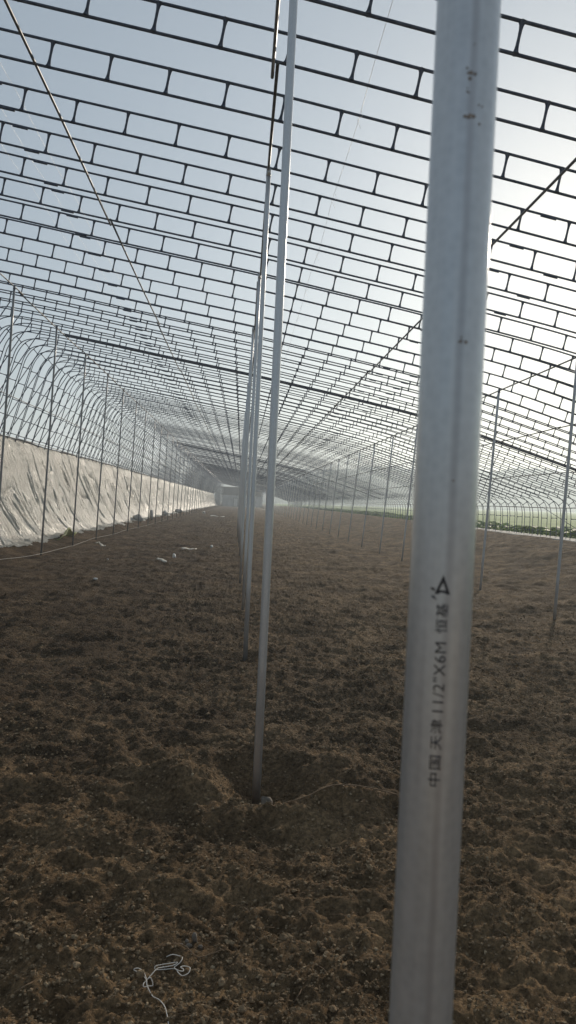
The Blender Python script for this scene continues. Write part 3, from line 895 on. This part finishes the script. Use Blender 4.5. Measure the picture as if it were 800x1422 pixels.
# ------------------------------------------------------------------ things lying on the soil
def smooth_curve(P, n=6):
    P = [Vector(p) for p in P]; out = []
    for i in range(len(P) - 1):
        p0 = P[max(i - 1, 0)]; p1 = P[i]; p2 = P[i + 1]; p3 = P[min(i + 2, len(P) - 1)]
        for j in range(n):
            t = j / n
            out.append(.5 * ((2 * p1) + (-p0 + p2) * t + (2 * p0 - 5 * p1 + 4 * p2 - p3) * t * t + (-p0 + 3 * p1 - 3 * p2 + p3) * t ** 3))
    out.append(P[-1]); return out
SP = [(-0.197, 2.673), (-0.177, 2.67), (-0.159, 2.673), (-0.143, 2.664), (-0.14, 2.646), (-0.147, 2.627), (-0.163, 2.615), (-0.162, 2.605), (-0.148, 2.595), (-0.134, 2.598), (-0.132, 2.607), (-0.143, 2.618), (-0.132, 2.628), (-0.115, 2.622), (-0.109, 2.604), (-0.114, 2.586), (-0.132, 2.575), (-0.147, 2.583), (-0.162, 2.609), (-0.194, 2.612), (-0.227, 2.604), (-0.229, 2.608), (-0.214, 2.624), (-0.178, 2.632), (-0.155, 2.63), (-0.169, 2.62), (-0.206, 2.615), (-0.222, 2.6), (-0.237, 2.571), (-0.251, 2.545), (-0.258, 2.52), (-0.255, 2.511), (-0.242, 2.523), (-0.228, 2.531), (-0.237, 2.539), (-0.25, 2.539), (-0.263, 2.573), (-0.284, 2.59), (-0.3, 2.586), (-0.275, 2.582), (-0.252, 2.542), (-0.245, 2.511), (-0.223, 2.479), (-0.198, 2.442), (-0.177, 2.406), (-0.165, 2.37), (-.155, 2.32)]
zs = [gz(x, y) for x, y in SP]
zc = [max(zs[max(0, i - 2):i + 3]) + .006 + .003 * math.sin(i * 1.9) for i in range(len(SP))]
tag(link('string', MB().tube(smooth_curve([(x, y, z) for (x, y), z in zip(SP, zc)], 5), .0015, 6).mesh('string'), M_string), 'pale looped string lying tangled on the soil in the foreground', 'string')
def strand(name, P, r, mat, lab, cat, lift=.006):
    Q = [(x, y, gz(x, y) + lift) for x, y in P]
    return tag(link(name, MB().tube(smooth_curve(Q, 5), r, 6).mesh(name), mat), lab, cat)
strand('dry_root', [(-.25, 2.72), (-.2, 2.735), (-.14, 2.72), (-.09, 2.69), (-.04, 2.695), (.0, 2.71)], .0018, M_root, 'thin brown dry root just above the pale string', 'root', .008)
strand('dry_root', [(.28, 4.0), (.4, 3.985), (.55, 4.03), (.72, 4.06), (.95, 4.09)], .0035, M_root, 'dry straw-like root along the pale crust right of the hollow', 'root', .012)
tw = [(-5.6, 15.5), (-5.38, 17.2), (-5.2, 18.4), (-5.06, 19.75), (-5.0, 22.5), (-5.06, 23.4), (-4.98, 26), (-5.07, 27.2), (-5.02, 30.6), (-5.1, 34.4), (-5.02, 40), (-5.1, 48), (-5.05, 60)]
strand('twine', tw, .007, M_twine, 'pale twine strung along the feet of the left-row posts', 'twine', .07)

def lump(name, x, y, r, mat, lab, cat, grp=None, k=0, lift=.4, squash=(1, 1, 1)):
    v = variants[k % 14] * r * np.array(squash)
    o = link(name, mesh_np(name, v, if_, True), mat, None, (x, y, gz(x, y) + r * lift * squash[2]))
    o.rotation_euler = (0, 0, k * 1.3)
    return tag(o, lab, cat, grp)
def strip_(name, a, b, w, mat, lab, cat, grp, bow=.03):
    """curled flat scrap with thickness"""
    a = Vector((a[0], a[1], 0)); b = Vector((b[0], b[1], 0)); d = b - a; n_ = Vector((-d.y, d.x, 0)).normalized()
    V = []; F = []; N = 9
    for i in range(N):
        t = i / (N - 1); p = a + d * t; z = gz(p.x, p.y) + .03 + bow * math.sin(t * 6)
        ww = w * (.65 + .35 * math.sin(t * 9 + 1))
        for s_, dz in ((-1, 0), (1, .03), (1, .018), (-1, -.012)):
            V.append((p.x + n_.x * ww * s_ / 2, p.y + n_.y * ww * s_ / 2, z + dz))
    for i in range(N - 1):
        for k in range(4):
            F.append((i * 4 + k, i * 4 + (k + 1) % 4, i * 4 + 4 + (k + 1) % 4, i * 4 + 4 + k))
    F += [(3, 2, 1, 0), (N * 4 - 4, N * 4 - 3, N * 4 - 2, N * 4 - 1)]
    return tag(link(name, mesh_np(name, V, F), mat), lab, cat, grp)
GS = 'pale scraps lying on the soil'
strip_('plastic_scrap', (-2.14, 19.25), (-1.80, 18.80), .09, M_cream, 'narrow cream scrap on the soil, nearest of the long ones', 'scrap', GS)
strip_('plastic_scrap', (-1.82, 24.0), (-1.38, 24.45), .10, M_cream, 'ragged cream strip on the soil beyond the white cup-like scrap', 'scrap', GS)
strip_('plastic_scrap', (-2.75, 68.6), (-1.55, 69.3), .34, M_white, 'long pale strip on the soil far down the left aisle', 'scrap', GS, .05)
strip_('plastic_scrap', (-4.76, 25.2), (-4.32, 24.6), .10, M_cream, 'small cream scrap lying beside the left-row posts', 'scrap', GS)
lump('plastic_scrap', -1.8, 21.0, .085, M_white, 'white crumpled cup-like scrap in the left aisle', 'scrap', GS, 2, .55)
lump('plastic_scrap', -.95, 25.1, .065, M_white, 'small round white scrap right of the ragged cream strip', 'scrap', GS, 3, .5)
lump('plastic_scrap', -2.68, 14.4, .05, M_white, 'tiny white scrap nearest the camera in the left aisle', 'scrap', GS, 4, .5, (1.4, .8, .7))
lump('plastic_scrap', -3.26, 19.0, .035, M_white, 'tiny white speck between the cream scrap and the left posts', 'scrap', GS, 5, .5)
lump('plastic_scrap', -3.94, 79.9, .17, M_white, 'tiny pale speck left of the far long strip', 'scrap', GS, 6, .5)
lump('stone', .20, 4.10, .045, M_stone, 'grey lump of stone against the foot of the middle post', 'stone', None, 7, .4, (1.1, .8, 1.2))
GK = 'small stones heaped above the string'
for i, (x, y, r, lab) in enumerate(((-.105, 2.775, .017, 'largest pointed stone of the small heap above the pale string'), (-.135, 2.765, .010, 'small stone left of the pointed stone'),
                                    (-.122, 2.745, .012, 'flat stone in front of the pointed stone'), (-.15, 2.755, .008, 'leftmost pebble of the small stone heap'), (-.082, 2.75, .010, 'rightmost pebble of the small stone heap'))):
    lump('stone', x, y, r, M_stone, lab, 'stone', GK, i + 2, .5, (1, 1, 1.2))
# yellow-green film remnant at the foot of the white film
def scrap_sheet(name, c, L_, W_, mat, lab, cat):
    V = []; F = []; n1, n2 = 12, 7
    for i in range(n1):
        for j in range(n2):
            u = i / (n1 - 1); w = j / (n2 - 1)
            x = c[0] + (w - .5) * .22 + .06 * math.sin(u * 7); yv = c[1] + (u - .5) * L_
            z = c[2] + W_ * (w * (1 - abs(u - .55) * 1.5)) + .04 * math.sin(i * 1.9 + j)
            V.append((x, yv, z))
    for i in range(n1 - 1):
        for j in range(n2 - 1):
            a = i * n2 + j; F.append((a, a + 1, a + n2 + 1, a + n2))
    o = link(name, mesh_np(name, V, F), mat)
    sm = o.modifiers.new('thick', 'SOLIDIFY'); sm.thickness = .008
    return tag(o, lab, cat)
scrap_sheet('film_remnant', (-5.9, 25.9, .12), 2.3, .42, M_green, 'yellow-green film remnant at the foot of the milky film', 'film remnant')
GB = 'grey sacks along the foot of the film'
for i, (x, y, r, lab) in enumerate(((-6.0, 44.6, .27, 'slumped grey sack at the foot of the film, nearest of four'), (-5.8, 49.2, .30, 'upright grey sack at the film foot, second of four'), (-5.9, 58.3, .32, 'grey sack at the film foot, third of four'), (-5.9, 72.0, .36, 'low grey sack at the film foot, farthest of four'))):
    lump('sack', x, y, r, M_sack, lab, 'sack', GB, i + 1, .7, (.7, 1.1, .9 if i != 1 else 1.2))

# ------------------------------------------------------------------ building closing the far end
bld = tag(empty('end_building', (0, Y_END + 3, 0)), 'hazy grey building closing the far end of the greenhouse', 'building')
w_ = MB().box((0, 2.5, 1.6), (11.0, 5, 3.2)); link('lower_wall', w_.mesh('lower_wall', False), M_wall2, bld)
w_ = MB().box((0, 2.45, 4.2), (11.3, 5.2, 2.0)); link('upper_wall', w_.mesh('upper_wall', False), M_wall, bld)
w_ = MB().box((0, 2.4, 5.28), (11.8, 5.8, .16)); link('roof', w_.mesh('roof', False), M_roof, bld)
w_ = MB().box((-1.7, -.06, 1.25), (1.0, .08, 2.1)); d_ = link('door', w_.mesh('door', False), M_door, bld)
link('door_frame', MB().box((-2.26, -.05, 1.3), (.1, .12, 2.3)).box((-1.14, -.05, 1.3), (.1, .12, 2.3)).box((-1.7, -.05, 2.4), (1.02, .12, .1)).mesh('door_frame', False), M_roof, d_)
# film stretched over the gable at the far left
gv = [(-7.5, 0, 0), (-5.6, 0, 0), (-5.6, 0, 5.9), (-6.9, 0, 5.2)]
V = gv + [(x, .03, z) for x, _, z in gv]
F = [(0, 1, 2, 3), (7, 6, 5, 4), (0, 4, 5, 1), (1, 5, 6, 2), (2, 6, 7, 3), (3, 7, 4, 0)]
tag(link('gable_film', mesh_np('gable_film', V, F, False), M_wall2, None, (0, Y_END - .6, 0)), 'pale film closing the far left corner beside the hazy building', 'plastic film')
